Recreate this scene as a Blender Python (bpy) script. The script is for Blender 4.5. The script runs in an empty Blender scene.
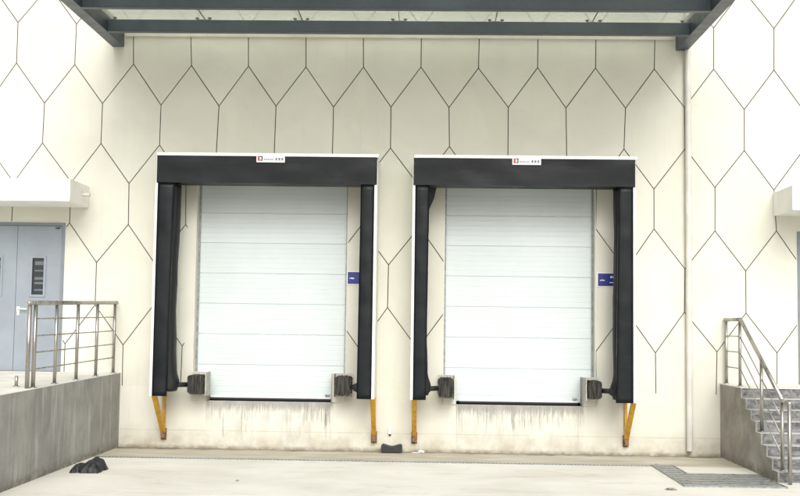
import bpy, bmesh, math, random
from mathutils import Vector, Matrix, noise as mnoise
random.seed(7)
S = bpy.context.scene
COL = S.collection
PI = math.pi

# ------------------------------------------------------------------ camera
def cam_axes(yaw, pitch, roll):
    f = Vector((math.sin(yaw)*math.cos(pitch), math.cos(yaw)*math.cos(pitch), math.sin(pitch)))
    r = Vector((math.cos(yaw), -math.sin(yaw), 0))
    u = r.cross(f)
    r2 = r*math.cos(roll) + u*math.sin(roll)
    u2 = -r*math.sin(roll) + u*math.cos(roll)
    return r2, u2, f
cd = bpy.data.cameras.new('camera'); cam = bpy.data.objects.new('camera', cd); COL.objects.link(cam)
r_, u_, f_ = cam_axes(-0.0265927, 0.0709131, 0.0135483)
cam.matrix_world = Matrix(((r_.x, u_.x, -f_.x, 4.5031), (r_.y, u_.y, -f_.y, -16.222), (r_.z, u_.z, -f_.z, 1.8278), (0, 0, 0, 1)))
cd.sensor_width = 36; cd.lens = 1100/800*36; cd.clip_start = 0.1; cd.clip_end = 2000
S.camera = cam

# ------------------------------------------------------------------ sky, sun, exposure
SUN_EL, SUN_AZ = math.radians(38), math.radians(8)     # azimuth towards +X from straight behind the camera
w = bpy.data.worlds.new('World'); S.world = w; w.use_nodes = True
nt = w.node_tree; nt.nodes.clear()
sky = nt.nodes.new('ShaderNodeTexSky'); sky.sky_type = 'NISHITA'; sky.sun_disc = False
sky.sun_elevation = SUN_EL; sky.sun_rotation = PI - SUN_AZ
sky.air_density = 1.3; sky.dust_density = 6.0; sky.ozone_density = 1.0
hs = nt.nodes.new('ShaderNodeHueSaturation'); hs.inputs['Saturation'].default_value = 0.25
bg = nt.nodes.new('ShaderNodeBackground'); bg.inputs['Strength'].default_value = 0.15
wo = nt.nodes.new('ShaderNodeOutputWorld')
nt.links.new(sky.outputs[0], hs.inputs['Color']); nt.links.new(hs.outputs[0], bg.inputs[0]); nt.links.new(bg.outputs[0], wo.inputs[0])
sl = bpy.data.lights.new('sun', 'SUN'); sl.energy = 1.08; sl.angle = math.radians(42); sl.color = (1.0, 0.985, 0.94)
so = bpy.data.objects.new('sun', sl); COL.objects.link(so)
sd = Vector((math.sin(SUN_AZ)*math.cos(SUN_EL), -math.cos(SUN_AZ)*math.cos(SUN_EL), math.sin(SUN_EL)))
so.rotation_euler = sd.to_track_quat('Z', 'Y').to_euler(); so.location = sd*50
vs = S.view_settings; vs.view_transform = 'Standard'; vs.look = 'None'; vs.exposure = 0.25; vs.gamma = 1; vs.use_curve_mapping = False

# ------------------------------------------------------------------ material helpers
class NT:
    def __init__(s, name):
        s.m = bpy.data.materials.new(name); s.m.use_nodes = True; s.t = s.m.node_tree; s.t.nodes.clear()
        s.out = s.t.nodes.new('ShaderNodeOutputMaterial')
        s.p = s.t.nodes.new('ShaderNodeBsdfPrincipled'); s.t.links.new(s.p.outputs[0], s.out.inputs[0])
        s.g = s.t.nodes.new('ShaderNodeNewGeometry')
    def n(s, t, **k):
        o = s.t.nodes.new(t)
        for a, v in k.items(): setattr(o, a, v)
        return o
    def l(s, a, b): s.t.links.new(a, b)
    def val(s, sock, v):
        if isinstance(v, (int, float)): sock.default_value = v
        elif isinstance(v, (tuple, list)): sock.default_value = v
        else: s.l(v, sock)
    def math(s, op, a, b=0.0, c=None, clamp=False):
        o = s.n('ShaderNodeMath', operation=op, use_clamp=clamp)
        s.val(o.inputs[0], a); s.val(o.inputs[1], b)
        if c is not None: s.val(o.inputs[2], c)
        return o.outputs[0]
    def pos(s, obj=False, scale=(1, 1, 1)):
        if obj: src = s.n('ShaderNodeTexCoord').outputs['Object']
        else: src = s.g.outputs['Position']
        mp = s.n('ShaderNodeMapping'); mp.inputs['Scale'].default_value = scale; s.l(src, mp.inputs[0]); return mp.outputs[0]
    def xyz(s):
        o = s.n('ShaderNodeSeparateXYZ'); s.l(s.g.outputs['Position'], o.inputs[0]); return o.outputs
    def noise(s, vec, scale, detail=4, rough=.55, dist=0.0):
        o = s.n('ShaderNodeTexNoise'); s.l(vec, o.inputs['Vector']); o.inputs['Scale'].default_value = scale
        o.inputs['Detail'].default_value = detail; o.inputs['Roughness'].default_value = rough; o.inputs['Distortion'].default_value = dist
        return o.outputs[0]
    def ramp(s, fac, a, b, lo=0.0, hi=1.0, smooth=True):
        o = s.n('ShaderNodeMapRange', interpolation_type='SMOOTHSTEP' if smooth else 'LINEAR')
        s.val(o.inputs[0], fac); o.inputs[1].default_value = a; o.inputs[2].default_value = b
        o.inputs[3].default_value = lo; o.inputs[4].default_value = hi; return o.outputs[0]
    def mix(s, fac, a, b):
        o = s.n('ShaderNodeMix', data_type='RGBA'); s.val(o.inputs[0], fac)
        for sk, v in ((o.inputs[6], a), (o.inputs[7], b)):
            if isinstance(v, tuple): sk.default_value = (*v[:3], 1)
            else: s.l(v, sk)
        return o.outputs[2]
    def bump(s, h, strength=.2, dist=.01):
        o = s.n('ShaderNodeBump'); o.inputs['Strength'].default_value = strength; o.inputs['Distance'].default_value = dist
        s.l(h, o.inputs['Height']); s.l(o.outputs[0], s.p.inputs['Normal'])
    def set(s, color=None, rough=None, metal=None, spec=None):
        if color is not None:
            if isinstance(color, tuple): s.p.inputs['Base Color'].default_value = (*color[:3], 1)
            else: s.l(color, s.p.inputs['Base Color'])
        if rough is not None: s.val(s.p.inputs['Roughness'], rough)
        if metal is not None: s.p.inputs['Metallic'].default_value = metal
        if spec is not None: s.p.inputs['Specular IOR Level'].default_value = spec
        return s.m

def simple(name, c, rough=.5, metal=0, var=.12, scale=3, bump=.05, bscale=60, spec=.5, stretch=(1, 1, 1)):
    m = NT(name); v = m.pos(scale=stretch)
    n1 = m.noise(v, scale, 5, .6)
    dark = tuple(x*(1-var*1.6) for x in c); lite = tuple(min(1, x*(1+var)) for x in c)
    col = m.mix(m.ramp(n1, .3, .7), dark, lite)
    m.set(col, m.ramp(n1, .3, .7, max(0, rough-.08), min(1, rough+.08)), metal, spec)
    if bump: m.bump(m.noise(v, bscale, 3), bump, .004)
    return m.m

# painted render of the facade: cream, faint mottling, rain marks, grime low down and drips under the two docks
def wall_material(name, base, plinth=False):
    m = NT(name); P = m.pos(); x, y, z = m.xyz()
    big = m.noise(P, .9, 5, .6, .6); mid = m.noise(P, 4.0, 6, .65)
    c = m.mix(m.ramp(big, .3, .7), tuple(k*.93 for k in base), tuple(min(1, k*1.03) for k in base))
    att = m.n('ShaderNodeAttribute', attribute_name='tint', attribute_type='GEOMETRY')
    c = m.mix(m.math('MULTIPLY', att.outputs['Fac'], .22), c, (base[0]*.80, base[1]*.79, base[2]*.72))
    # scuffs: wispy brownish-grey marks
    sc = m.noise(m.pos(scale=(1.0, 1, 2.4)), 2.3, 8, .7, 1.2)
    c = m.mix(m.ramp(sc, .60, .78, 0, .28), c, (.42, .38, .28))
    # rain streaks
    st = m.noise(m.pos(scale=(9, 1, .35)), 1.6, 5, .6)
    c = m.mix(m.ramp(st, .56, .8, 0, .16), c, (.40, .38, .31))
    # low grime
    g = m.math('MULTIPLY', m.ramp(z, 0.0, .45, 1, 0), m.ramp(mid, .3, .7, .12, .7))
    c = m.mix(g, c, (.33, .28, .19))
    g2 = m.math('MULTIPLY', m.ramp(z, .0, .07, 1, 0), m.ramp(m.noise(P, 7, 5), .3, .6, .2, .9))
    c = m.mix(g2, c, (.20, .17, .12))
    if plinth:
        hj = m.math('MULTIPLY', m.ramp(m.math('ABSOLUTE', m.math('SUBTRACT', z, .262), 0), .002, .006, 1, 0), m.ramp(m.noise(m.pos(scale=(1, 1, 0)), 1.7, 3), .35, .6, .15, .6))
        c = m.mix(hj, c, (.30, .28, .23))
        for x0, x1 in ((1.25, 3.12), (4.92, 6.78)):
            inx = m.math('MULTIPLY', m.ramp(x, x0-.02, x0+.03), m.ramp(x, x1-.03, x1+.02, 1, 0))
            down = m.math('SUBTRACT', .70, z)
            # per-column drip length
            L = m.ramp(m.noise(m.pos(scale=(1, 0, 0)), 7.5, 5, .85), .36, .66, .0, .68, False)
            thin = m.ramp(m.noise(m.pos(scale=(1, .0, .012)), 52, 5, .85), .505, .54)
            dr = m.math('MULTIPLY', m.math('MULTIPLY', thin, m.ramp(m.math('SUBTRACT', L, down), -.02, .10)), m.math('MULTIPLY', m.ramp(mid, .25, .6, .35, 1), m.ramp(m.noise(m.pos(scale=(1, 0, .25)), 3.1, 3), .34, .58, .35, 1)))
            c = m.mix(m.math('MULTIPLY', m.math('MULTIPLY', dr, inx), .88), c, (.085, .082, .075))
            t2 = m.ramp(m.noise(m.pos(scale=(1, 0, .02)), 21, 3, .7), .635, .665)
            c = m.mix(m.math('MULTIPLY', m.math('MULTIPLY', t2, inx), m.math('MULTIPLY', m.ramp(down, .0, .62, .85, .25), m.ramp(mid, .3, .6, .4, 1))), c, (.11, .105, .09))
            # cement wash just below the sill
            w1 = m.ramp(m.math('ADD', down, m.math('MULTIPLY', m.noise(m.pos(scale=(2.6, 1, .35)), 9, 6, .75), -.42)), -.17, -.03, 1, 0)
            c = m.mix(m.math('MULTIPLY', m.math('MULTIPLY', w1, inx), .85), c, (.24, .235, .22))
            gr = m.math('MULTIPLY', inx, m.ramp(m.noise(m.pos(scale=(1.6, 1, .6)), 3, 6, .7), .42, .68, 0, .6))
            c = m.mix(gr, c, (.42, .40, .36))
            # narrow long pale runs with rust edge
            rr = m.math('MULTIPLY', m.ramp(m.noise(m.pos(scale=(1, 0, 0)), 8.3, 2), .64, .68), inx)
            c = m.mix(m.math('MULTIPLY', rr, .5), c, (.40, .33, .20))
    m.set(c, .78, 0, .3)
    m.bump(m.math('ADD', m.noise(P, 70, 4), m.math('MULTIPLY', mid, .6)), .12, .004)
    return m.m
CREAM = (.645, .64, .565)
M = {}
M['wall'] = wall_material('cream_wall_panel', CREAM)
M['plinth'] = wall_material('cream_plinth', CREAM, True)
M['groove'] = simple('dark_joint', (.075, .070, .062), .9)
M['cream'] = simple('cream_paint', (.66, .64, .565), .7, var=.05, bscale=90)
M['curb_plate'] = simple('dusty_pale_plate', (.46, .45, .40), .7, var=.15, scale=9)
M['white_slab'] = simple('white_render', (.78, .775, .74), .7, var=.04)
M['canopy_steel'] = simple('canopy_paint', (.052, .066, .084), .42, var=.10, scale=5, bump=.03)
M['black_pvc'] = None
M['white_trim'] = simple('white_aluminium', (.80, .80, .79), .35, var=.03)
M['ochre'] = simple('ochre_paint', (.58, .32, .03), .45, var=.14, scale=12)
M['rust'] = simple('rusty_steel', (.22, .12, .055), .8, var=.4, scale=30, bump=.3)
M['steel'] = simple('brushed_stainless', (.40, .385, .35), .32, .88, var=.12, scale=9, bump=.02, stretch=(1, 1, .2))
M['galv'] = simple('galvanised_steel', (.30, .32, .32), .5, .45, var=.2, scale=20)
M['dark'] = simple('dark_void', (.012, .012, .012), .9)
M['black_plastic'] = simple('black_plastic', (.012, .012, .013), .42, var=.3, scale=12, bump=.3, bscale=25)
M['black_rubber'] = simple('black_rubber', (.016, .016, .016), .55, var=.3, scale=20, bump=.1)
M['seal'] = simple('door_seal_rubber', (.012, .013, .014), .5)
M['doorgrey'] = simple('bluegrey_door_paint', (.25, .285, .325), .42, var=.05, scale=2, bump=.02)
M['doorframe'] = simple('door_frame_grey', (.18, .205, .23), .45, var=.06)
M['pipe'] = simple('white_pvc_pipe', (.60, .59, .545), .42, var=.07, scale=4)
M['blue'] = simple('blue_sign_enamel', (.012, .026, .20), .35, var=.06)
M['white_ink'] = simple('white_print', (.8, .8, .8), .5, var=.02, bump=0)
M['grey_ink'] = simple('grey_print', (.28, .29, .30), .5, var=.02, bump=0)
M['navy_ink'] = simple('navy_print', (.04, .08, .20), .5, var=.02, bump=0)
M['red_ink'] = simple('red_print', (.45, .06, .05), .5, var=.02, bump=0)
M['black_ink'] = simple('black_print', (.03, .03, .035), .5, var=.02, bump=0)
M['paper'] = simple('white_scrap', (.75, .74, .70), .8, var=.1, scale=20)
M['stone'] = simple('grey_pebble', (.33, .31, .27), .9, var=.3, scale=30)

m = NT('black_pvc'); P = m.pos()
n1 = m.noise(m.pos(scale=(1, 1, 1.6)), 3.2, 5, .6, .5)
m.set(m.mix(m.ramp(n1, .3, .75), (.003, .0045, .0065), (.007, .0095, .012)), m.ramp(m.noise(m.pos(scale=(.6, .6, 2.6)), 1.7, 3), .4, .65, .50, .34), 0, .24)
m.bump(m.math('ADD', m.noise(m.pos(scale=(.5, .5, 2.2)), 3.0, 3), m.math('MULTIPLY', m.noise(P, 260, 2), .05)), .16, .02)
M['black_pvc'] = m.m
m = NT('dusty_bag'); P = m.pos()
n1 = m.noise(P, 5, 5, .6)
m.set(m.mix(m.ramp(n1, .35, .75), (.007, .0075, .009), (.02, .021, .023)), .42, 0, .5)
m.bump(m.noise(m.pos(scale=(1, 1, .6)), 14, 5, .6, 1.5), .6, .03); M['bag_pvc'] = m.m
# white sandwich-panel door skin
m = NT('door_panel_paint'); P = m.pos()
n1 = m.noise(P, 1.4, 5, .6); n2 = m.noise(m.pos(scale=(1, 1, .3)), 30, 4)
c = m.mix(m.ramp(n1, .3, .7), (.545, .61, .612), (.585, .645, .648))
c = m.mix(m.ramp(m.noise(P, 11, 7, .75), .66, .74, 0, .35), c, (.35, .38, .36))
m.set(c, .38, 0, .45); m.bump(n2, .03, .003); M['panel'] = m.m
M['bag_sheet'] = simple('black_bag_sheet', (.005, .0055, .0065), .68, var=.3, scale=5, bump=.3, bscale=12)
# rubber laminate
m = NT('laminated_rubber'); P = m.pos()
n1 = m.noise(m.pos(scale=(60, 8, 5)), 1.0, 4, .7)
m.set(m.mix(m.ramp(n1, .35, .7), (.016, .0155, .014), (.095, .09, .08)), .85, 0, .3)
m.bump(n1, .6, .01); M['laminate'] = m.m
# raw concrete of platforms: vertical washes
def concrete(name, a, b, streak=True, hi=(.36, .36, .345)):
    m = NT(name); P = m.pos(); x, y, z = m.xyz()
    n1 = m.noise(P, 1.7, 7, .65, .4); n2 = m.noise(P, 14, 6, .7)
    c = m.mix(m.ramp(n1, .3, .7), a, b)
    if streak:
        st = m.noise(m.pos(scale=(5, 5, .45)), 1.5, 6, .65)
        c = m.mix(m.ramp(st, .5, .72, 0, .75), c, hi)
        st2 = m.noise(m.pos(scale=(11, 11, .5)), 1.3, 5, .7)
        c = m.mix(m.ramp(st2, .56, .74, 0, .5), c, tuple(k*.55 for k in a))
    c = m.mix(m.ramp(n2, .58, .8, 0, .45), c, tuple(k*.5 for k in a))
    g = m.math('MULTIPLY', m.ramp(z, .0, .16, 1, 0), m.ramp(n2, .35, .6, .1, .8))
    c = m.mix(g, c, (.14, .12, .09))
    m.set(c, .88, 0, .3); m.bump(m.math('ADD', n2, m.noise(P, 60, 4)), .4, .006); return m.m
M['conc'] = concrete('grey_concrete', (.25, .246, .23), (.35, .345, .322), hi=(.50, .495, .47))
M['conc_brown'] = concrete('brownish_concrete', (.235, .22, .195), (.38, .36, .325), False)
m = NT('stair_concrete'); P = m.pos()
n1 = m.noise(m.pos(scale=(1, 1, 2.2)), 5.5, 8, .75, .6); n2 = m.noise(P, 17, 6, .75)
c = m.mix(m.ramp(n1, .40, .60), (.085, .087, .09), (.23, .232, .23)); c = m.mix(m.ramp(n2, .52, .68, 0, .6), c, (.32, .32, .315))
m.set(c, .88, 0, .3); m.bump(n2, .5, .006); M['step'] = m.m
M['coping'] = concrete('pale_concrete_top', (.56, .55, .50), (.70, .69, .64), False)
M['tread'] = concrete('worn_step_top', (.34, .34, .33), (.55, .55, .52), False)
# ground
m = NT('pale_yard_concrete'); P = m.pos(); x, y, z = m.xyz()
n1 = m.noise(P, .55, 7, .62, .5); n2 = m.noise(P, 5, 7, .7); n3 = m.noise(P, 60, 5, .7)
c = m.mix(m.ramp(n1, .3, .7), (.57, .552, .49), (.69, .675, .615))
strip = m.ramp(y, -1.30, -1.18)                            # the apron between drain and wall is dirtier
c = m.mix(m.math('MULTIPLY', strip, m.ramp(m.noise(m.pos(scale=(.5, 1.6, 1)), 2.2, 6, .7), .2, .75, .35, 1)), c, (.36, .325, .245))
edge = m.math('MULTIPLY', m.ramp(m.math('ADD', y, m.math('MULTIPLY', m.noise(m.pos(scale=(1, .2, 1)), 2.2, 5, .7), .55)), .02, .24), m.ramp(n2, .3, .6, .45, 1))
c = m.mix(m.math('MULTIPLY', edge, .92), c, (.12, .10, .07))
c = m.mix(m.math('MULTIPLY', m.ramp(n2, .60, .78, 0, .4), 1.0), c, (.36, .33, .26))
sw = m.noise(m.pos(scale=(.35, 1.8, 1)), 2.4, 6, .7, .8)
c = m.mix(m.ramp(sw, .52, .72, 0, .38), c, (.40, .365, .28))
c = m.mix(m.ramp(n3, .70, .78, 0, .5), c, (.24, .22, .18))
# hairline shrinkage cracks and a few old damp patches
wp = m.n('ShaderNodeVectorMath', operation='ADD'); m.l(P, wp.inputs[0])
nn = m.n('ShaderNodeTexNoise'); nn.inputs['Scale'].default_value = 1.8; nn.inputs['Detail'].default_value = 5; m.l(P, nn.inputs['Vector'])
sc_ = m.n('ShaderNodeVectorMath', operation='SCALE'); m.l(nn.outputs['Color'], sc_.inputs[0]); sc_.inputs['Scale'].default_value = .9; m.l(sc_.outputs[0], wp.inputs[1])
vo = m.n('ShaderNodeTexVoronoi', feature='DISTANCE_TO_EDGE'); vo.inputs['Scale'].default_value = .42; m.l(wp.outputs[0], vo.inputs['Vector'])
ck_ = m.math('MULTIPLY', m.ramp(vo.outputs['Distance'], .0018, .0045, 1, 0), m.ramp(m.noise(P, .8, 3), .50, .64, 0, .20))
c = m.mix(ck_, c, (.25, .23, .18))
dp_ = m.ramp(m.noise(m.pos(scale=(.6, 1.5, 1)), 1.1, 7, .62, 1.0), .56, .70, 0, .30)
c = m.mix(dp_, c, (.40, .375, .31))
m.set(c, .85, 0, .3); m.bump(m.math('ADD', n3, n2), .22, .005); M['ground'] = m.m
# canopy glass: thin, green-grey and dusty
def glass(name):
    m = bpy.data.materials.new(name); m.use_nodes = True; t = m.node_tree; t.nodes.clear()
    o = t.nodes.new('ShaderNodeOutputMaterial'); tr = t.nodes.new('ShaderNodeBsdfTransparent'); tr.inputs[0].default_value = (.82, .84, .80, 1)
    tl = t.nodes.new('ShaderNodeBsdfTranslucent'); tl.inputs[0].default_value = (.47, .49, .44, 1)
    gl = t.nodes.new('ShaderNodeBsdfGlossy'); gl.inputs['Roughness'].default_value = .04
    m1 = t.nodes.new('ShaderNodeMixShader'); m2 = t.nodes.new('ShaderNodeMixShader')
    nz = t.nodes.new('ShaderNodeTexNoise'); nz.inputs['Scale'].default_value = 1.5; nz.inputs['Detail'].default_value = 6
    mr = t.nodes.new('ShaderNodeMapRange'); mr.inputs[1].default_value = .3; mr.inputs[2].default_value = .7; mr.inputs[3].default_value = .34; mr.inputs[4].default_value = .55
    g = t.nodes.new('ShaderNodeNewGeometry'); t.links.new(g.outputs['Position'], nz.inputs['Vector']); t.links.new(nz.outputs[0], mr.inputs[0])
    t.links.new(mr.outputs[0], m1.inputs[0])
    t.links.new(tr.outputs[0], m1.inputs[1]); t.links.new(tl.outputs[0], m1.inputs[2])
    m2.inputs[0].default_value = .07; t.links.new(m1.outputs[0], m2.inputs[1]); t.links.new(gl.outputs[0], m2.inputs[2])
    t.links.new(m2.outputs[0], o.inputs[0]); return m
M['glass'] = glass('dusty_green_glass')
m = NT('milky_side_sheet'); m.set((.74, .74, .70), .5)
m.p.inputs['Transmission Weight'].default_value = 0.0; M['sheet'] = m.m
m = NT('dark_window_glass'); m.set((.035, .04, .045), .12, 0, .5); M['pane'] = m.m
M['reflection_grey'] = simple('painted_reflection_grey', (.12, .14, .155), .6)  # grey that stands in for reflections in the door windows

# ------------------------------------------------------------------ mesh helpers
def box(bm, x0, x1, y0, y1, z0, z1, bev=0.0):
    vs_ = [bm.verts.new((x, y, z)) for x in (x0, x1) for y in (y0, y1) for z in (z0, z1)]
    q = [(0, 1, 3, 2), (4, 6, 7, 5), (0, 4, 5, 1), (2, 3, 7, 6), (0, 2, 6, 4), (1, 5, 7, 3)]
    fs = [bm.faces.new([vs_[i] for i in f]) for f in q]
    if bev:
        es = set(e for f in fs for e in f.edges)
        bmesh.ops.bevel(bm, geom=list(es), offset=bev, segments=2, affect='EDGES', profile=.6)
def tube(bm, a, b, r, n=16, r2=None, caps=True):
    a, b = Vector(a), Vector(b); d = (b-a).normalized()
    s = d.orthogonal().normalized(); t = d.cross(s); r2 = r if r2 is None else r2
    A = [bm.verts.new(a + (s*math.cos(k*2*PI/n)+t*math.sin(k*2*PI/n))*r) for k in range(n)]
    B = [bm.verts.new(b + (s*math.cos(k*2*PI/n)+t*math.sin(k*2*PI/n))*r2) for k in range(n)]
    for k in range(n):
        f = bm.faces.new((A[k], A[(k+1) % n], B[(k+1) % n], B[k])); f.smooth = True
    if caps: bm.faces.new(A[::-1]); bm.faces.new(B)
def ball(bm, c, r):
    res = bmesh.ops.create_uvsphere(bm, u_segments=16, v_segments=10, radius=r, matrix=Matrix.Translation(c))
    for v in res['verts']:
        for f in v.link_faces: f.smooth = True
def flatbar(bm, a, b, wx, t):
    """bar between two points in a Y-Z plane, wx wide in X and t thick"""
    a, b = Vector(a), Vector(b); d = (b-a).normalized(); n = Vector((1, 0, 0)).cross(d).normalized()*t/2; s = Vector((wx/2, 0, 0))
    A = [bm.verts.new(a+i) for i in (-s-n, s-n, s+n, -s+n)]; B = [bm.verts.new(b+i) for i in (-s-n, s-n, s+n, -s+n)]
    bm.faces.new(A[::-1]); bm.faces.new(B)
    for k in range(4): bm.faces.new((A[k], A[(k+1) % 4], B[(k+1) % 4], B[k]))
def prism(bm, pts, x0, x1):
    """polygon of (y,z) extruded along X"""
    A = [bm.verts.new((x0, y, z)) for y, z in pts]; B = [bm.verts.new((x1, y, z)) for y, z in pts]
    bm.faces.new(A); bm.faces.new(B[::-1]); n = len(pts)
    for k in range(n): bm.faces.new((A[k], B[k], B[(k+1) % n], A[(k+1) % n]))
def obj(name, bm, mat, parent=None):
    bmesh.ops.recalc_face_normals(bm, faces=bm.faces[:])
    me = bpy.data.meshes.new(name); bm.to_mesh(me); bm.free()
    o = bpy.data.objects.new(name, me); COL.objects.link(o); me.materials.append(mat)
    if parent is not None:
        o.parent = parent
        L = Vector((0, 0, 0)); q = parent
        while q is not None: L += q.location; q = q.parent
        o.matrix_parent_inverse = Matrix.Identity(4)
        me.transform(Matrix.Translation(-L))          # built in world coordinates, stored relative to the thing's base
    return o
def mk(name, mat, parent, *boxes, bev=0.0):
    bm = bmesh.new()
    for b in boxes: box(bm, *b, bev=bev)
    return obj(name, bm, mat, parent)
def empty(name, loc, label, cat, group=None):
    o = bpy.data.objects.new(name, None); COL.objects.link(o); o.location = loc; o.empty_display_size = .2
    o['label'] = label; o['category'] = cat
    if group: o['group'] = group
    return o
def tag(o, label, cat, group=None):
    o['label'] = label; o['category'] = cat
    if group: o['group'] = group
    return o
def kids(o): return [c for c in bpy.data.objects if c.parent == o]
def dup(root, loc, label):
    r = root.copy(); COL.objects.link(r); r.location = loc; r['label'] = label
    for ch in kids(root):
        c = ch.copy(); COL.objects.link(c); c.parent = r
        for g in kids(ch):
            d = g.copy(); COL.objects.link(d); d.parent = c
    return r

# ------------------------------------------------------------------ ground
bm = bmesh.new(); g = 700
v = [bm.verts.new(p) for p in ((-g, -g, 0), (g, -g, 0), (g, g, 0), (-g, g, 0))]; bm.faces.new(v)
ground = obj('ground', bm, M['ground']); ground['kind'] = 'structure'

# ------------------------------------------------------------------ the warehouse facade
A2, HZ, Z0 = .435, .6004, 5.70
XMIN, XMAX, ZTOP, ZPL = -13.0, 22.0, 9.6, .897
DOCKS = [(1.03, 3.30, .70, 4.12), (4.72, 6.955, .70, 4.12)]
DOORS = [(-2.38, -.915, 1.08, 3.31), (9.88, 11.345, 1.06, 3.30)]
OPEN = DOCKS + DOORS
warehouse = empty('warehouse_building', (4.5, 0, 0), 'cream warehouse facade with thin dark elongated hexagon joints', 'building')
def clip(poly, nx, nz, d):
    out = []
    for i in range(len(poly)):
        p, q = poly[i], poly[(i+1) % len(poly)]
        a, b = nx*p[0]+nz*p[1]-d, nx*q[0]+nz*q[1]-d
        if a <= 0: out.append(p)
        if a*b < 0:
            t = a/(a-b); out.append((p[0]+t*(q[0]-p[0]), p[1]+t*(q[1]-p[1])))
    return out
def rects(x0, x1, z0, z1, holes):
    xs = sorted({x0, x1, *[h[k] for h in holes for k in (0, 1) if x0 < h[k] < x1]})
    zs = sorted({z0, z1, *[h[k] for h in holes for k in (2, 3) if z0 < h[k] < z1]})
    for a, b in zip(xs, xs[1:]):
        for c, d in zip(zs, zs[1:]):
            cx, cz = (a+b)/2, (c+d)/2
            if not any(h[0] < cx < h[1] and h[2] < cz < h[3] for h in holes): yield a, b, c, d
RG = list(rects(XMIN, XMAX, ZPL, ZTOP, OPEN))
bm = bmesh.new(); tint = bm.verts.layers.float.new('tint')
INS = .0070
# as-built offsets of the joint crossings from the ideal lattice, in metres (dx, dz)
OFF = {(-4, -1): (-0.022, 0.037), (-2, -1): (0.002, 0.019), (-4, 0): (-0.021, 0.014), (-2, 0): (-0.004, -0.002), (0, 0): (0.019, 0.012), (2, 0): (0.028, -0.004), (4, 0): (0.018, -0.006), (6, 0): (0.015, -0.015), (8, 0): (0.008, -0.008), (10, 0): (-0.001, -0.002), (12, 0): (-0.012, -0.011), (16, 0): (-0.012, 0.002), (18, 0): (-0.011, -0.006), (20, 0): (-0.004, 0.0), (22, 0): (0.014, -0.008), (20, -1): (0.0, 0.02), (22, -1): (0.021, 0.018), (-3, 1): (-0.007, 0.006), (-1, 1): (0.003, 0.006), (1, 1): (0.019, -0.009), (3, 1): (0.024, -0.017), (5, 1): (0.011, -0.01), (7, 1): (0.004, -0.018), (9, 1): (-0.006, -0.011), (11, 1): (-0.011, -0.011), (15, 1): (-0.013, -0.004), (19, 1): (-0.002, 0.018), (21, 1): (0.007, -0.005), (-3, 2): (-0.015, -0.001), (-1, 2): (0.0, -0.0), (1, 2): (0.014, -0.014), (9, 2): (-0.005, -0.028), (17, 2): (-0.026, -0.01), (21, 2): (0.002, -0.016), (0, 3): (0.007, 0.001), (18, 3): (-0.021, -0.002), (20, 3): (0.004, 0.03), (22, 3): (-0.005, 0.002), (0, 4): (0.016, -0.014), (18, 4): (-0.022, 0.007), (20, 4): (-0.001, -0.013), (22, 4): (0.025, -0.003), (-1, 5): (-0.008, 0.013), (9, 5): (-0.01, 0.029), (19, 5): (-0.007, 0.023), (21, 5): (0.007, 0.004), (-1, 6): (-0.009, -0.018), (9, 6): (-0.016, 0.001), (19, 6): (-0.017, -0.008), (21, 6): (0.006, -0.01), (0, 7): (-0.007, -0.003), (18, 7): (-0.006, -0.01), (20, 7): (0.016, 0.017), (22, 7): (0.014, 0.015)}
for i in (3, 5, 7, 13, 15): OFF[(i, 2)] = (0.0, -.16)
def lat(i, j):
    dx, dz = OFF.get((i, j), (mnoise.noise(Vector((i*.7, j*.9, 1)))*.012, mnoise.noise(Vector((i*.7, j*.9, 9)))*.012))
    return (i*A2+dx, Z0-j*HZ+dz)
for k in range(-3, 3):
    for i in range(-30, 42):
        par = i % 2
        jc = 1.5 + 4*k + (2 if par else 0)
        cx, cz = i*A2, Z0 - jc*HZ
        jt = int(jc-1.5); hexa = [lat(i, jt), lat(i+1, jt+1), lat(i+1, jt+2), lat(i, jt+3), lat(i-1, jt+2), lat(i-1, jt+1)]
        poly = hexa
        for a, b in zip(hexa, hexa[1:]+hexa[:1]):
            ex, ez = b[0]-a[0], b[1]-a[1]; L = math.hypot(ex, ez); nx, nz = -ez/L, ex/L
            if nx*(cx-a[0])+nz*(cz-a[1]) > 0: nx, nz = -nx, -nz
            poly = clip(poly, nx, nz, nx*a[0]+nz*a[1]-INS)
        tv = random.random()**1.5; dy = random.uniform(-.0008, .0008)
        for (a, b, c, d) in RG:
            if cx+A2+.1 < a or cx-A2-.1 > b or cz+1.5*HZ+.2 < c or cz-1.5*HZ-.2 > d: continue
            q = clip(clip(clip(clip(poly, -1, 0, -a), 1, 0, b), 0, -1, -c), 0, 1, d)
            if len(q) < 3: continue
            F = [bm.verts.new((x, dy, z)) for x, z in q]; Bk = [bm.verts.new((x, .011, z)) for x, z in q]
            for vv in F+Bk: vv[tint] = tv
            bm.faces.new(F)
            for n in range(len(q)): bm.faces.new((F[n], Bk[n], Bk[(n+1) % len(q)], F[(n+1) % len(q)]))
obj('wall', bm, M['wall'], warehouse)
bm = bmesh.new()
for a, b, c, d in rects(XMIN, XMAX, -.3, ZTOP, OPEN): box(bm, a, b, .010, .34, c, d)
obj('wall_joint', bm, M['groove'], warehouse)
bm = bmesh.new(); tint = bm.verts.layers.float.new('tint')
for a, b, c, d in rects(XMIN, XMAX, -.3, ZPL, OPEN): box(bm, a, b, -.0004, .009, c, d)
# joint between plinth lifts: a hairline shelf
obj('plinth', bm, M['plinth'], warehouse)
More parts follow.
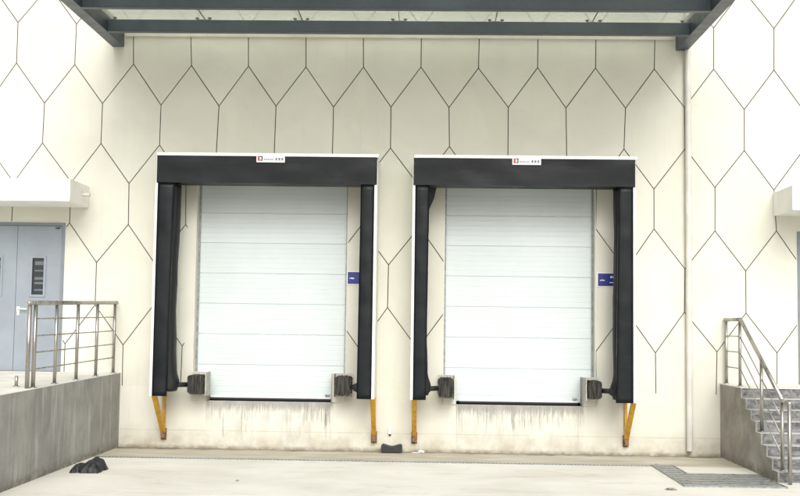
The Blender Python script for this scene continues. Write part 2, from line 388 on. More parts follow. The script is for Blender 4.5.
# reveals
for a, b, c, d in OPEN:
    mk('side_reveal', M['cream'], warehouse, (a-.002, a+.012, .001, .33, c, d)); mk('side_reveal', M['cream'], warehouse, (b-.012, b+.002, .001, .33, c, d))
    mk('head_reveal', M['cream'], warehouse, (a+.0125, b-.0125, .001, .33, d-.012, d+.002))
    mk('door_sill', M['coping'], warehouse, (a, b, .001, .5, c-.05, c))
bm = bmesh.new()
box(bm, XMIN, XMAX, .35, .7, -.2, ZTOP); box(bm, XMIN-.3, XMAX+.3, -.12, 8, ZTOP, ZTOP+.18); box(bm, XMIN-.3, XMIN, 0, 8, -.2, ZTOP); box(bm, XMAX, XMAX+.3, 0, 8, -.2, ZTOP); box(bm, XMIN, XMAX, 7.7, 8, -.2, ZTOP)
obj('roof', bm, M['cream'], warehouse)
# raised corner curbs at the foot of each dock opening
for x0, x1 in ((1.036, 1.268), (3.092, 3.294), (4.726, 4.922), (6.757, 6.949)):
    mk('corner_curb', M['plinth'], warehouse, (x0, x1, -.035, .20, .70, 1.115), bev=.006)

mk('jamb_patch', M['plinth'], warehouse, (.905, 1.0275, -.003, .002, 1.12, 4.12))
# sectional loading doors
def loading_door(x0, x1, z0, z1, yd):
    bm = bmesh.new(); lines = [z0+.045+.4545*k for k in range(9)]
    z = z0+.03; prof = []
    for k in range(8):
        a = z0+.03 if k == 0 else z0+.065+.4545*k; b = z0+.065+.4545*(k+1)
        a2, b2 = a+.004, min(b, z1+.1)-.004
        prof += [(yd+.011, a+.001), (yd, a2+.005)]
        n = 6
        for r in range(1, n):
            zz = a2 + (b2-a2)*r/n
            prof += [(yd, zz-.006), (yd+.0018, zz-.002), (yd+.0018, zz+.002), (yd, zz+.006)]
        prof += [(yd, b2-.005), (yd+.011, b2+.001)]
    prof = sorted(prof, key=lambda p: p[1])
    A = [bm.verts.new((x0, y, z)) for y, z in prof]; B = [bm.verts.new((x1, y, z)) for y, z in prof]
    for k in range(len(prof)-1): bm.faces.new((A[k], A[k+1], B[k+1], B[k]))
    box(bm, x0, x1, yd+.02, yd+.05, z0+.03, z1)
    d = obj('loading_door', bm, M['panel'], warehouse)
    mk('bottom_seal', M['seal'], d, (x0+.24, x1-.22, yd-.02, yd+.03, z0+.002, z0+.036), bev=.006)
    mk('seal_rail', M['white_trim'], d, (x0+.24, x1-.22, yd-.012, yd+.01, z0+.037, z0+.062))
    mk('latch', M['galv'], d, (x1-.30, x1-.235, yd-.03, yd-.002, z0+.075, z0+.105), bev=.004)
    mk('guide_rail', M['galv'], d, (x0-.0, x0+.025, yd-.03, yd-.002, z0+.42, z1))
    mk('guide_rail', M['galv'], d, (x1-.025, x1, yd-.03, yd-.002, z0+.42, z1))
    return d
for a, b, c, d in DOCKS: loading_door(a+.013, b-.013, c, d-.012, .19)
# recessed dark background behind the pit edge
# steel double doors
def steel_door(x0, x1, z0, z1, lab):
    yd = .05; xm = (x0+x1)/2
    bm = bmesh.new()
    box(bm, x0+.012, x0+.055, .0-.012, .12, z0, z1-.012); box(bm, x1-.055, x1-.012, -.012, .12, z0, z1-.012)
    box(bm, x0+.055, x1-.055, -.012, .12, z1-.055, z1-.012)
    d = obj('steel_door', bm, M['doorframe'], warehouse)
    for s in (0, 1):
        a, b = (x0+.058, xm-.003) if s == 0 else (xm+.003, x1-.058)
        wc = xm+.325 if s else xm-.325; wx0, wx1, wz0, wz1 = wc-.098, wc+.098, z0+1.13, z0+1.70
        bm = bmesh.new()
        for r in rects(a, b, z0+.01, z1-.058, [(wx0, wx1, wz0, wz1)]): box(bm, r[0], r[1], yd-.03, yd+.012, r[2], r[3])
        bmesh.ops.remove_doubles(bm, verts=bm.verts, dist=1e-5)
        obj('door_leaf', bm, M['doorgrey'], d)
        mk('window_frame', M['doorgrey'], d, (wx0-.022, wx0+.012, yd-.042, yd-.028, wz0-.022, wz1+.022), (wx1-.012, wx1+.022, yd-.042, yd-.028, wz0-.022, wz1+.022),
           (wx0+.012, wx1-.012, yd-.042, yd-.028, wz1-.012, wz1+.022), (wx0+.012, wx1-.012, yd-.042, yd-.028, wz0-.022, wz0+.012))
        mk('window_pane', M['pane'], d, (wx0, wx1, yd-.016, yd-.010, wz0, wz1))
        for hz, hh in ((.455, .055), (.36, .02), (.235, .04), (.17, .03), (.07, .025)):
            mk('reflection_band', M['reflection_grey'], d, (wx0+.045, wx1-.02, yd-.0195, yd-.0165, wz0+hz, wz0+hz+hh))  # thin bands on the pane imitate a reflection in the glass
        hx = b-.004 if s else a+.004
        for hz in (.25, 1.55, 2.0):
            bm = bmesh.new(); tube(bm, (hx+(.01 if s else -.01), yd-.045, z0+hz), (hx+(.01 if s else -.01), yd-.045, z0+hz+.12), .012); obj('hinge', bm, M['galv'], d)
    bm = bmesh.new()
    tube(bm, (xm+.05, yd-.03, z0+.93), (xm+.05, yd-.085, z0+.93), .011); tube(bm, (xm+.055, yd-.08, z0+.93), (xm+.19, yd-.08, z0+.925), .011)
    box(bm, xm+.028, xm+.072, yd-.037, yd-.0295, z0+.87, z0+.96, .003); tube(bm, (xm+.05, yd-.04, z0+.85), (xm+.05, yd-.0295, z0+.85), .018)
    obj('door_handle', bm, M['white_trim'], d)
    mk('door_closer_bracket', M['black_rubber'], d, (x1-.16, x1-.10, yd-.05, yd-.031, z1-.10, z1-.085))
    mk('threshold', M['dark'], d, (x0+.02, x1-.02, -.02, .1, z0+.001, z0+.009))
    d['label'] = lab; return d
steel_door(*DOORS[0], 'blue grey steel double door with narrow windows')
steel_door(*DOORS[1], 'blue grey steel double door partly out of frame')
# flat concrete hoods over the steel doors
h1 = mk('door_hood', M['white_slab'], warehouse, (-3.1, -.593, -.86, -.002, 3.53, 3.85), bev=.006)
bm = bmesh.new(); tube(bm, (-.60, -.30, 3.69), (-.48, -.30, 3.685), .028, caps=False); tube(bm, (-.60, -.30, 3.69), (-.481, -.30, 3.685), .022)
obj('drain_spout', bm, M['pipe'], h1)
h2 = mk('door_hood', M['white_slab'], warehouse, (9.55, 12.1, -.86, -.002, 3.515, 3.86), bev=.006)
bm = bmesh.new(); tube(bm, (9.56, -.5, 3.69), (9.44, -.5, 3.685), .028)
# (the right hood shows no spout)
bm.free()

# ------------------------------------------------------------------ steel and glass canopy
can = empty('glass_canopy', (4.1, -1.6, 5.97), 'dark blue grey steel canopy with dusty green glass across top', 'canopy')
YO = -3.5
for x0, x1 in ((-.30, -.125), (8.13, 8.305)):
    bm = bmesh.new(); box(bm, x0, x1, YO-.1, -.02, 5.965, 6.28, .006)
    obj('rafter', bm, M['canopy_steel'], can)
for y in (-.905, -2.085, YO+.05):
    bm = bmesh.new()
    box(bm, -.123, 8.128, y, y+.080, 5.978, 6.142, .005)
    box(bm, -.123, 8.128, y-.004, y+.084, 5.966, 5.9775)              # bottom plate
    obj('beam', bm, M['canopy_steel'], can)
seams = [-.12, 1.245, 2.645, 4.038, 5.41, 6.791, 8.125]
for a, b in zip(seams, seams[1:]):
    mk('glass_pane', M['glass'], can, (a+.008, b-.008, YO, -.003, 6.185, 6.197))
for s in seams:
    for y in (-.865, -2.045, -3.40):
        bm = bmesh.new()
        for o in (-.09, .09):
            if -.1 < s+o < 8.1:
                tube(bm, (s+o, y, 6.168), (s+o, y, 6.184), .026, 12); tube(bm, (s+o, y, 6.15), (s+o, y, 6.17), .009, 8)
        box(bm, max(s-.10, -.12), min(s+.10, 8.12), y-.012, y+.012, 6.146, 6.156)
        obj('glass_clamp', bm, M['galv'], can)
bm = bmesh.new()
for s in seams[1:-1]: box(bm, s-.005, s+.005, YO, -.004, 6.186, 6.1965)
obj('sealant_joint', bm, M['black_rubber'], can)
mk('wall_flashing', M['cream'], can, (-.10, 8.10, -.05, -.003, 6.13, 6.20))

# ------------------------------------------------------------------ dock shelters
def wob(x, z, amp, f=3.0): return (mnoise.noise(Vector((x*f, 3.1, z*f)))*amp)
def pad(bm, xa_t, xb_t, xa_b, xb_b, z0, z1, y, depth, amp, seed):
    """fabric-faced pad: front sheet subdivided and slightly billowed, closed at sides"""
    nx, nz = 6, 46; grid = []
    for j in range(nz+1):
        t = j/nz; z = z0+(z1-z0)*t; a = xa_b+(xa_t-xa_b)*t; b = xb_b+(xb_t-xb_b)*t; row = []
        for i in range(nx+1):
            s = i/nx; bul = math.sin(s*PI)*.012
            dy = -bul + mnoise.noise(Vector((seed+s*1.3, 0, z*4)))*amp
            row.append(bm.verts.new((a+(b-a)*s, y+dy, z)))
        grid.append(row)
    back = [[bm.verts.new((r[0].co.x, y+depth, r[0].co.z)), bm.verts.new((r[-1].co.x, y+depth, r[-1].co.z))] for r in grid]
    for j in range(nz):
        for i in range(nx):
            f = bm.faces.new((grid[j][i], grid[j][i+1], grid[j+1][i+1], grid[j+1][i])); f.smooth = True
        bm.faces.new((grid[j][0], grid[j+1][0], back[j+1][0], back[j][0])); bm.faces.new((grid[j][-1], back[j][1], back[j+1][1], grid[j+1][-1]))
        bm.faces.new((back[j][0], back[j+1][0], back[j+1][1], back[j][1]))
    for j in (0, nz):
        bm.faces.new([*grid[j], back[j][1], back[j][0]])
def airbag(bm, xc_fn, hw_fn, z0, z1, y0, y1, seed):
    """slack inflatable side bag hanging behind the pad: ring cross-sections stacked up the height"""
    N, J = 14, 60; rings = []
    for j in range(J+1):
        z = z0+(z1-z0)*j/J; xc, hw = xc_fn(z), hw_fn(z)
        ring = []
        for k in range(N):
            a = 2*PI*k/N; ca, sa = math.cos(a), math.sin(a)
            ca = math.copysign(abs(ca)**.6, ca); sa = math.copysign(abs(sa)**.6, sa)
            wv = mnoise.noise(Vector((seed+ca*1.2, sa*1.2, z*2.2)))*.012+mnoise.noise(Vector((seed, k*.2, z*8)))*.003
            ring.append(bm.verts.new((xc+ca*(hw+wv), (y0+y1)/2+sa*((y1-y0)/2+wv), z)))
        rings.append(ring)
    for j in range(J):
        for k in range(N):
            f = bm.faces.new((rings[j][k], rings[j][(k+1) % N], rings[j+1][(k+1) % N], rings[j+1][k])); f.smooth = True
    bm.faces.new(rings[0][::-1]); bm.faces.new(rings[-1])

def shelter(x0, x1, pl, pr, label, lip, tagx, ends):
    """x0..x1 outer width; pl/pr = inner edges (top, bottom) of left and right pads"""
    YF = -.70
    t = empty('dock_shelter', ((x0+x1)/2, 0, .8), label, 'dock shelter', 'dock shelters round the two loading doors')
    bm = bmesh.new(); nx = 40
    # header: one flat box of black sheet, slightly billowed
    z0, z1 = 3.83, 4.215
    G = []
    for j in range(7):
        row = []
        for i in range(nx+1):
            x = x0+(x1-x0)*i/nx; z = z0+(z1-z0)*j/6
            zz = z + (mnoise.noise(Vector((x*1.1, x0, 0)))*.006 if j == 0 else 0)
            row.append(bm.verts.new((x, YF-.022+mnoise.noise(Vector((x*2.2, x0, z*3)))*.012*(math.sin(PI*j/6)), zz)))
        G.append(row)
    for j in range(6):
        for i in range(nx):
            f = bm.faces.new((G[j][i], G[j][i+1], G[j+1][i+1], G[j+1][i])); f.smooth = True
    obj('header_curtain', bm, M['black_pvc'], t)
    mk('header_box', M['black_pvc'], t, (x0+.004, x1-.004, YF+.004, -.30, z0+.012, z1-.004))
    # side pads
    bm = bmesh.new(); pad(bm, x0+.016, pl[0], x0+.016, pl[1], .80, 3.828, YF, .05, .007, x0); obj('side_pad', bm, M['black_pvc'], t)
    bm = bmesh.new(); pad(bm, pr[0], x1-.030, pr[1], x1-.030, .80, 3.828, YF, .05, .007, x1); obj('side_pad', bm, M['black_pvc'], t)
    # slack side bags
    def low(z, c=1.0): return math.exp(-((z-.98)/.10)**2)*c
    bm = bmesh.new()
    airbag(bm, lambda z: (x0+.05+pl[0]+.03)/2+.012*math.sin(z*2.1), lambda z: (pl[0]+.045-x0-.05)/2*lip[0]+low(z, .045), .86, 3.82, YF+.07, -.34, x0)
    obj('air_bag', bm, M['bag_sheet'], t)
    bm = bmesh.new()
    airbag(bm, lambda z: (x1-.05+pr[0]-.03)/2+.010*math.sin(z*2.6), lambda z: (x1-.05-pr[0]+.045)/2*lip[1]+low(z, .045)*lip[1], .83, 3.82, YF+.07, -.34, x1)
    obj('air_bag', bm, M['bag_sheet'], t)
    # white aluminium edging
    mk('edge_trim', M['white_trim'], t, (x0-.020, x0+.013, YF-.004, YF+.03, .80, 3.826))
    mk('edge_trim', M['white_trim'], t, (x1-.025, x1+.010, YF-.004, YF+.03, .80, 3.826))
    mk('top_trim', M['white_trim'], t, (x0-.006, x1+.03, YF-.034, YF+.03, 4.218, 4.262), bev=.003)
    # pale side and top sheets back to the wall
    mk('side_sheet', M['sheet'], t, (x0-.024, x0-.014, YF+.032, -.003, .80, 4.216)); mk('side_sheet', M['sheet'], t, (x1+.005, x1+.014, YF+.032, -.003, .80, 4.216))
    mk('top_sheet', M['sheet'], t, (x0-.024, x1+.014, YF+.032, -.003, 4.222, 4.236))
    # small white name plate
    tp = mk('name_plate', M['white_trim'], t, (tagx, tagx+.405, YF-.046, YF-.0345, 4.128, 4.232))
    yp = YF-.048
    mk('logo', M['red_ink'], tp, (tagx+.018, tagx+.045, yp, yp+.0015, 4.15, 4.215), (tagx+.045, tagx+.07, yp, yp+.0015, 4.15, 4.165))
    mk('logo', M['black_ink'], tp, (tagx+.071, tagx+.088, yp, yp+.0015, 4.15, 4.218), (tagx+.046, tagx+.071, yp, yp+.0015, 4.205, 4.218))
    bm = bmesh.new(); xx = tagx+.105
    for k, ww in enumerate((.016, .010, .014, .018, .008, .016, .012)):
        box(bm, xx, xx+ww, yp, yp+.0015, 4.158, 4.158+(.020 if k % 2 else .026)); xx += ww+.006
    obj('lettering', bm, M['grey_ink'], tp)
    mk('divider', M['grey_ink'], tp, (tagx+.243, tagx+.248, yp, yp+.0015, 4.148, 4.205))
    bm = bmesh.new()
    for k in range(3):
        xx = tagx+.265+k*.042
        box(bm, xx, xx+.034, yp, yp+.0015, 4.158, 4.166); box(bm, xx+.012, xx+.022, yp, yp+.0015, 4.167, 4.196); box(bm, xx+.002, xx+.011, yp, yp+.0015, 4.176, 4.186); box(bm, xx+.023, xx+.032, yp, yp+.0015, 4.174, 4.190)
    obj('lettering', bm, M['navy_ink'], tp)
    # ochre braces: a raking flat from the shelter foot to the wall and an upright on the wall
    for xb in (x0+.035, x1-.012):
        bm = bmesh.new()
        flatbar(bm, (xb, YF+.05, .815), (xb, -.055, .24), .066, .05)
        obj('brace', bm, M['ochre'], t)
        bm = bmesh.new(); box(bm, xb-.02, xb+.02, -.045, -.006, .25, .80, .003)
        obj('wall_upright', bm, M['ochre'], t)
        bm = bmesh.new(); box(bm, xb-.028, xb+.03, -.10, -.012, .15, .262, .006); box(bm, xb-.042, xb+.042, -.0115, -.002, .12, .29)
        obj('brace_foot', bm, M['rust'], t)
    # rubber roller arms reaching in to the bumpers
    for sx, xa, xe in ((1, pl[1]+.02, ends[0]), (-1, pr[1]-.02, ends[1])):
        bm = bmesh.new()
        tube(bm, (xa-sx*.02, -.48, .945), (xe, -.30, .945), .036); tube(bm, (xa-sx*.05, -.49, .945), (xa+sx*.035, -.47, .945), .085, 16, .05)
        obj('roller_arm', bm, M['black_rubber'], t)
    return t
s1 = shelter(.603, 3.742, (.855, .820), (3.522, 3.508), 'left black dock shelter with more slack bag showing on its left', (.94, .72), 2.03, (1.05, 3.39))
s2 = shelter(4.282, 7.400, (4.497, 4.480), (7.172, 7.135), 'right black dock shelter with a torn looking fold at upper left corner', (.58, 1.0), 5.665, (4.67, 6.98))
# dark triangular fold of loose sheet at the right shelter's upper left corner
bm = bmesh.new()
q = [(4.48, -.62, 3.828), (4.60, -.50, 3.828), (4.565, -.52, 3.66), (4.49, -.60, 3.48)]
F = [bm.verts.new(v) for v in q]; B = [bm.verts.new((v[0]-.02, v[1]+.03, v[2])) for v in q]
bm.faces.new(F); bm.faces.new(B[::-1])
for k in range(4): bm.faces.new((F[k], B[k], B[(k+1) % 4], F[(k+1) % 4]))
obj('loose_fold', bm, M['bag_sheet'], s2)

# ------------------------------------------------------------------ laminated rubber bumpers
def bumper(x0, x1, z0, z1, label, plate):
    t = empty('dock_bumper', ((x0+x1)/2, -.04, z0), label, 'dock bumper', 'laminated rubber bumpers at the dock corners')
    bm = bmesh.new(); n = 15; wdt = (x1-x0)/n
    for k in range(n):
        e = 1-abs((k+.5)/n*2-1)**5
        d = random.uniform(-.012, .012); zt = random.uniform(-.008, .008)
        box(bm, x0+wdt*k+.0012, x0+wdt*(k+1)-.0012, -.40+.07*(1-e)+d, -.045, z0+.035*(1-e)+zt, z1-.035*(1-e)+zt*.7, .003)
    obj('rubber_plies', bm, M['laminate'], t)
    bm = bmesh.new()
    for z in (z0+.07, z1-.07): tube(bm, (x0-.012, -.25, z), (x1+.012, -.25, z), .010, 10)
    obj('tie_rod', bm, M['galv'], t)
    mk('steel_angle', M['curb_plate'], t, (plate, plate+.010, -.36, -.046, z0-.03, z1+.03), (min(plate, x0), max(plate+.01, x1), -.0455, -.0365, z0-.03, z1+.03))
    return t
bumper(1.035, 1.292, .815, 1.085, 'grey layered rubber bumper at left foot of left loading door', 1.300)
bumper(3.165, 3.405, .82, 1.095, 'grey layered rubber bumper at right foot of left loading door', 3.148)
bumper(4.655, 4.872, .815, 1.095, 'grey layered rubber bumper at left foot of right loading door', 4.884)
bumper(6.795, 6.995, .83, 1.085, 'dark layered rubber bumper at right foot of right loading door', 6.765)

# ------------------------------------------------------------------ platforms
pl_ = empty('loading_platform', (-2.5, -2.7, 0), 'left raised grey concrete platform with pale top and streaked side', 'platform')
def plat_z(y): return 1.088+.0105*y
bm = bmesh.new(); prism(bm, [(-.003, -.2), (-.003, plat_z(0)-.006), (-5.6, plat_z(-5.6)-.006), (-5.6, -.2)], -6.5, -.030); obj('retaining_wall', bm, M['conc'], pl_)
bm = bmesh.new(); prism(bm, [(-.003, plat_z(0)-.0055), (-.003, plat_z(0)), (-5.602, plat_z(-5.6)), (-5.602, plat_z(-5.6)-.0055)], -6.502, -.029); obj('platform_top', bm, M['coping'], pl_)
rs = empty('entrance_stair', (9.9, -1.3, 0), 'right grey concrete platform with eight steps descending beside metal railing', 'stairs')
bm = bmesh.new()
RZ, RX0, RX1 = 1.055, 8.752, 12.6
pts = [(-.003, -.2), (-.003, RZ-.008)]; yy, zz = -1.07, RZ-.008; rise, tread = RZ/8, .221
pts.append((yy, zz))
for k in range(7):
    zz = RZ-.008-rise*(k+1); pts.append((yy, zz)); yy -= tread; pts.append((yy, zz))
pts.append((yy, -.2))
prism(bm, pts, RX0+.004, RX0+.024); obj('side_wall', bm, M['conc_brown'], rs)
bm = bmesh.new(); prism(bm, pts, RX0+.0245, RX1); obj('riser_block', bm, M['step'], rs)
bm = bmesh.new(); box(bm, RX0, RX1, -1.082, -.003, RZ-.0075, RZ+.006, .002); obj('platform_top', bm, M['coping'], rs)
for k in range(7):
    z = RZ-.0075-rise*(k+1); ya = -1.07-tread*k
    bm = bmesh.new(); box(bm, RX0+.003, RX1, ya-tread-.006, ya-.001, z, z+.006, .001); obj('step_tread', bm, M['tread'], rs)

# ------------------------------------------------------------------ railings
def post(bm, x, y, z0, z1, r=.024): tube(bm, (x, y, z0), (x, y, z1), r, 20)
lr = empty('railing', (-.10, -1.8, 1.08), 'stainless steel railing with four thin bars on left platform', 'railing', 'stainless railings on the two platforms')
ys = [-.15, -1.0, -1.85, -2.68, -3.42]; X = -.10; TOP = 2.098
def rz(z, y): return z+.018+(.0215 if z > 2 else .0135)*y
for y in ys:
    b0 = plat_z(y)+.0005
    bm = bmesh.new(); post(bm, X, y, b0, rz(TOP, y), .025 if y < -3 else .022); obj('post', bm, M['steel'], lr)
    bm = bmesh.new(); tube(bm, (X, y, b0-.0003), (X, y, b0+.009), .045, 20); obj('base_plate', bm, M['steel'], lr)
bm = bmesh.new(); post(bm, X-.03, -3.53, plat_z(-3.53)+.0005, rz(TOP, -3.53), .025); obj('post', bm, M['steel'], lr)
bm = bmesh.new(); tube(bm, (X, -.10, rz(TOP, 0)), (X, -3.47, rz(TOP, -3.47)), .027, 20); ball(bm, (X, -3.49, rz(TOP, -3.47)), .0275); ball(bm, (X, -.09, rz(TOP, 0)), .031); tube(bm, (X, -3.47, rz(TOP, -3.47)), (X-.03, -3.55, rz(TOP, -3.55)), .027, 16); ball(bm, (X-.03, -3.55, rz(TOP, -3.55)), .028)
obj('top_rail', bm, M['steel'], lr)
for z in (1.885, 1.685, 1.49, 1.295):
    bm = bmesh.new(); tube(bm, (X, -.15, rz(z, 0)), (X, -3.42, rz(z, -3.42)), .0085, 10); obj('bar', bm, M['steel'], lr)
bm = bmesh.new(); tube(bm, (-.36, -3.25, 1.055), (-.36, -3.25, 1.18), .020); tube(bm, (-.36, -3.25, 1.0545), (-.36, -3.25, 1.062), .04)
sb = tag(obj('rail_stub', bm, M['steel']), 'short cut steel post stub on left platform edge', 'post')

rr_ = empty('railing', (8.84, -1.4, 1.06), 'stainless steel stair railing sloping down with doubled end post at right', 'railing', 'stainless railings on the two platforms')
X = 8.835; T = 1.985
def stair_z(y):
    if y > -1.07: return RZ+.006
    k = int((-1.07-y)/tread)+1
    return max(0.0, RZ+.0025-rise*k)
sl_ = rise/tread
SLR = sl_*.945
def top_at(y): return T if y > -.80 else T+(y+.80)*SLR
for y in (-.06, -.76, -1.74, -2.56):
    bm = bmesh.new(); post(bm, X, y, stair_z(y), top_at(y)-.005, .022); obj('post', bm, M['steel'], rr_)
    bm = bmesh.new(); tube(bm, (X, y, stair_z(y)), (X, y, stair_z(y)+.009), .042, 20); obj('base_plate', bm, M['steel'], rr_)
bm = bmesh.new(); post(bm, X+.01, -2.80, .004, top_at(-2.56)-.03, .025); obj('post', bm, M['steel'], rr_)
bm = bmesh.new()
tube(bm, (X, -.03, T), (X, -.80, T), .027, 20); ball(bm, (X, -.80, T), .0275); tube(bm, (X, -.80, T), (X, -2.58, top_at(-2.58)), .027, 20)
ball(bm, (X, -2.58, top_at(-2.58)), .0275); tube(bm, (X, -2.58, top_at(-2.58)), (X+.01, -2.80, top_at(-2.56)-.03), .027, 20); ball(bm, (X+.01, -2.80, top_at(-2.56)-.03), .030); ball(bm, (X, -.03, T), .032)
obj('top_rail', bm, M['steel'], rr_)
for dz in (.235, .455, .68):
    bm = bmesh.new(); tube(bm, (X, -.06, T-dz), (X, -.76, T-dz), .0085, 10); tube(bm, (X, -.76, T-dz), (X, -2.56, T-dz+(-2.56+.80)*SLR), .0085, 10); obj('bar', bm, M['steel'], rr_)

# ------------------------------------------------------------------ downpipe
dp = empty('downpipe', (8.30, -.065, 0), 'white plastic downpipe running up the wall between right shelter and stairs', 'pipe')
bm = bmesh.new(); tube(bm, (8.30, -.065, .085), (8.30, -.065, 8.6), .044, 24, caps=False); tube(bm, (8.30, -.065, .084), (8.30, -.065, .20), .039, 24, caps=False)
obj('pipe', bm, M['pipe'], dp)
for z in (.55, 2.2, 4.0, 5.6, 7.3):
    bm = bmesh.new(); box(bm, 8.275, 8.325, -.05, -.002, z, z+.035); obj('pipe_clip', bm, M['pipe'], dp)

# ------------------------------------------------------------------ drains
tr = empty('trench_drain', (3.85, -1.23, 0), 'narrow slotted trench drain running parallel to the wall', 'drain')
mk('channel', M['dark'], tr, (.0, 7.50, -1.262, -1.205, -.05, .0045))
bm = bmesh.new()
box(bm, .0, 7.50, -1.272, -1.2625, -.04, .0075); box(bm, .0, 7.50, -1.2045, -1.195, -.04, .0075)
x = .01
while x < 7.49: box(bm, x, x+.022, -1.262, -1.205, .0048, .0070); x += .05
obj('slotted_cover', bm, M['galv'], tr)
gr = empty('drain_grating', (8.1, -2.5, 0), 'galvanised steel bar grating set in the ground before the stairs', 'grating')
mk('pit', M['dark'], gr, (7.53, 7.80, -2.03, -1.20, -.03, .0045), (7.53, 8.70, -3.12, -2.031, -.03, .0045))
bm = bmesh.new()
y = -3.10
while y < -1.22:
    x1 = 8.69 if y < -2.04 else 7.79
    box(bm, 7.54, x1, y, y+.020, .005, .014); y += .048
obj('grate_bars', bm, M['galv'], gr)
bm = bmesh.new(); x = 7.54
while x < 8.69:
    y1 = -1.21 if x < 7.79 else -2.04
    box(bm, x, x+.007, -3.11, y1, .0052, .0125); x += .115
obj('cross_rods', bm, M['galv'], gr)
bm = bmesh.new()
for b in ((7.515, 7.53, -3.135, -1.185), (7.80, 7.815, -2.02, -1.185), (8.70, 8.715, -3.135, -2.015)): box(bm, *b, -.02, .018)
for b in ((7.531, 8.699, -3.135, -3.12), (7.816, 8.699, -2.03, -2.015), (7.531, 7.799, -1.20, -1.185)): box(bm, *b, -.02, .018)
obj('grate_frame', bm, M['galv'], gr)
y = -2.93
while y < -1.3:
    x1 = 8.698 if y < -2.1 else 7.798
    mk('cover_strip', M['steel'], gr, (7.532, x1, y, y+.045, .0165, .021)); y += .20

# ------------------------------------------------------------------ signs and small things
def sign(x0, x1, z0, z1, label, marks):
    t = empty('blue_sign', ((x0+x1)/2, -.012, z0), label, 'sign', 'blue notice plates beside the loading doors')
    mk('plate', M['white_trim'], t, (x0-.012, x1+.012, -.012, -.003, z0-.012, z1+.012))
    mk('face', M['blue'], t, (x0, x1, -.0145, -.0125, z0, z1))
    bm = bmesh.new()
    for a, b, c, d in marks: box(bm, x0+a, x0+b, -.0165, -.0150, z0+c, z0+d)
    obj('lettering', bm, M['white_ink'], t); return t
dashes = [(.03, .042, .075, .090), (.048, .075, .078, .094), (.078, .098, .076, .090)]
sign(3.305, 3.62, 2.44, 2.617, 'blue notice half hidden behind right pad of the left shelter', dashes+[(.06, .09, .072, .078)])
sign(6.985, 7.30, 2.455, 2.64, 'blue notice with white lettering beside the right loading door', dashes+[(.18, .205, .118, .146), (.212, .235, .118, .146), (.242, .268, .118, .146), (.275, .30, .118, .146), (.17, .29, .046, .058)])
sw_ = empty('wall_box', (3.96, -.03, .23), 'tiny white box with dark foot on the wall between shelters', 'box')
mk('casing', M['white_trim'], sw_, (3.935, 3.985, -.035, -.002, .255, .355), bev=.004)
bm = bmesh.new(); tube(bm, (3.96, -.022, .232), (3.96, -.022, .254), .014, 12); obj('dark_foot', bm, M['black_rubber'], sw_)

# rubber chock with concave top against the wall
bm = bmesh.new(); n = 20; x0, x1 = 3.845, 4.145
pr = [(x0+.02, 0.004), (x1-.02, .004), (x1, .02), (x1, .105), (x1-.02, .122)]
for k in range(1, n): 
    s = k/n; pr.append((x1-.03-(x1-x0-.06)*s, .122-.030*math.sin(PI*s)**1.3))
pr += [(x0+.02, .122), (x0, .105), (x0, .02)]
A = [bm.verts.new((x, -.235, z)) for x, z in pr]; B = [bm.verts.new((x, -.06, z)) for x, z in pr]
bm.faces.new(A); bm.faces.new(B[::-1])
for k in range(len(pr)): bm.faces.new((A[k], B[k], B[(k+1) % len(pr)], A[(k+1) % len(pr)]))
bmesh.ops.bevel(bm, geom=[e for e in bm.edges if abs(e.verts[0].co.y-e.verts[1].co.y) < .001], offset=.008, segments=2, affect='EDGES')
ck = tag(obj('wheel_chock', bm, M['black_rubber']), 'black rubber wheel chock with dished top against wall between shelters', 'wheel chock')

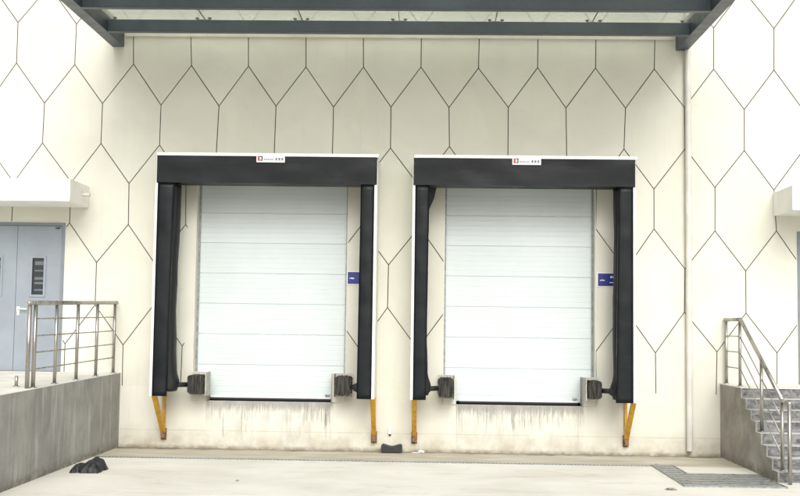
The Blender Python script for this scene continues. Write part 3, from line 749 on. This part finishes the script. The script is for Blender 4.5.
# crumpled black bag beside the left retaining wall
bm = bmesh.new()
nx, ny = 34, 26; G = []
for j in range(ny+1):
    row = []
    for i in range(nx+1):
        s, t = i/nx, j/ny
        x = .16+.38*s; y = -2.86+.42*t
        rim = min(1, min(s, 1-s)*7)*min(1, min(t, 1-t)*5)
        h = .065+.11*math.exp(-((s-.62)/.28)**2)*(.6+.4*t)+.03*math.exp(-((s-.12)/.10)**2)
        q_ = s*5.2-t*2.6+mnoise.noise(Vector((s*2, t*2, 3)))*1.4; fold = .055*abs((q_ % 1)-.5)*(.5+.5*s)+abs(mnoise.noise(Vector((s*6, t*4, 5.2))))*.02
        z = .004+max(0, (h-fold))*rim**.45
        x += mnoise.noise(Vector((s*3, t*6, 8)))*.03+(.06*(1-t)*(s-.5)*-.6); y += mnoise.noise(Vector((s*5, t*3, 4)))*.035
        row.append(bm.verts.new((x+.04*t*rim, y, z)))
    G.append(row)
for j in range(ny):
    for i in range(nx): bm.faces.new((G[j][i], G[j][i+1], G[j+1][i+1], G[j+1][i])).smooth = True
bd = [*G[0], *[r[-1] for r in G[1:]], *G[-1][-2::-1], *[r[0] for r in G[-2:0:-1]]]
low = [bm.verts.new((v_.co.x, v_.co.y, .0015)) for v_ in bd]
for k in range(len(bd)): bm.faces.new((bd[k], low[k], low[(k+1) % len(bd)], bd[(k+1) % len(bd)]))
tag(obj('plastic_bag', bm, M['bag_pvc']), 'crumpled black plastic bag lying beside the left retaining wall', 'bag')

def lump(name, c, r, mat, label, cat, seed, flat=.6):
    bm = bmesh.new(); bmesh.ops.create_icosphere(bm, subdivisions=3, radius=1)
    for v_ in bm.verts:
        n_ = 1+mnoise.noise(v_.co*1.7+Vector((seed, 0, 0)))*.55+mnoise.noise(v_.co*4+Vector((seed, 0, 0)))*.25
        v_.co = Vector((v_.co.x*r[0]*n_, v_.co.y*r[1]*n_, max(-.9, v_.co.z*n_)*r[2]))
    mz = min(v_.co.z for v_ in bm.verts)
    for v_ in bm.verts: v_.co += Vector((c[0], c[1], .002-mz))
    return tag(obj(name, bm, mat), label, cat)
lump('paper_scrap', (4.42, -.14), (.045, .03, .022), M['paper'], 'scrap of white litter near the wheel chock', 'litter', 1.1)
lump('paper_scrap', (4.34, -.15), (.05, .012, .006), M['paper'], 'thin white sliver of litter left of the white scrap', 'litter', 5.1)
lump('pebble', (7.30, -3.40), (.055, .04, .012), M['stone'], 'flat grey stone on pale ground near the grating', 'stone', 2.3)
lump('pebble', (2.30, -3.3), (.018, .018, .008), M['stone'], 'tiny pebble on pale ground before the left shelter', 'stone', 3.3)
lump('pebble', (7.60, -1.16), (.03, .02, .012), M['stone'], 'small dark stone at the end of the trench drain', 'stone', 4.3)

S.render.engine = 'CYCLES'
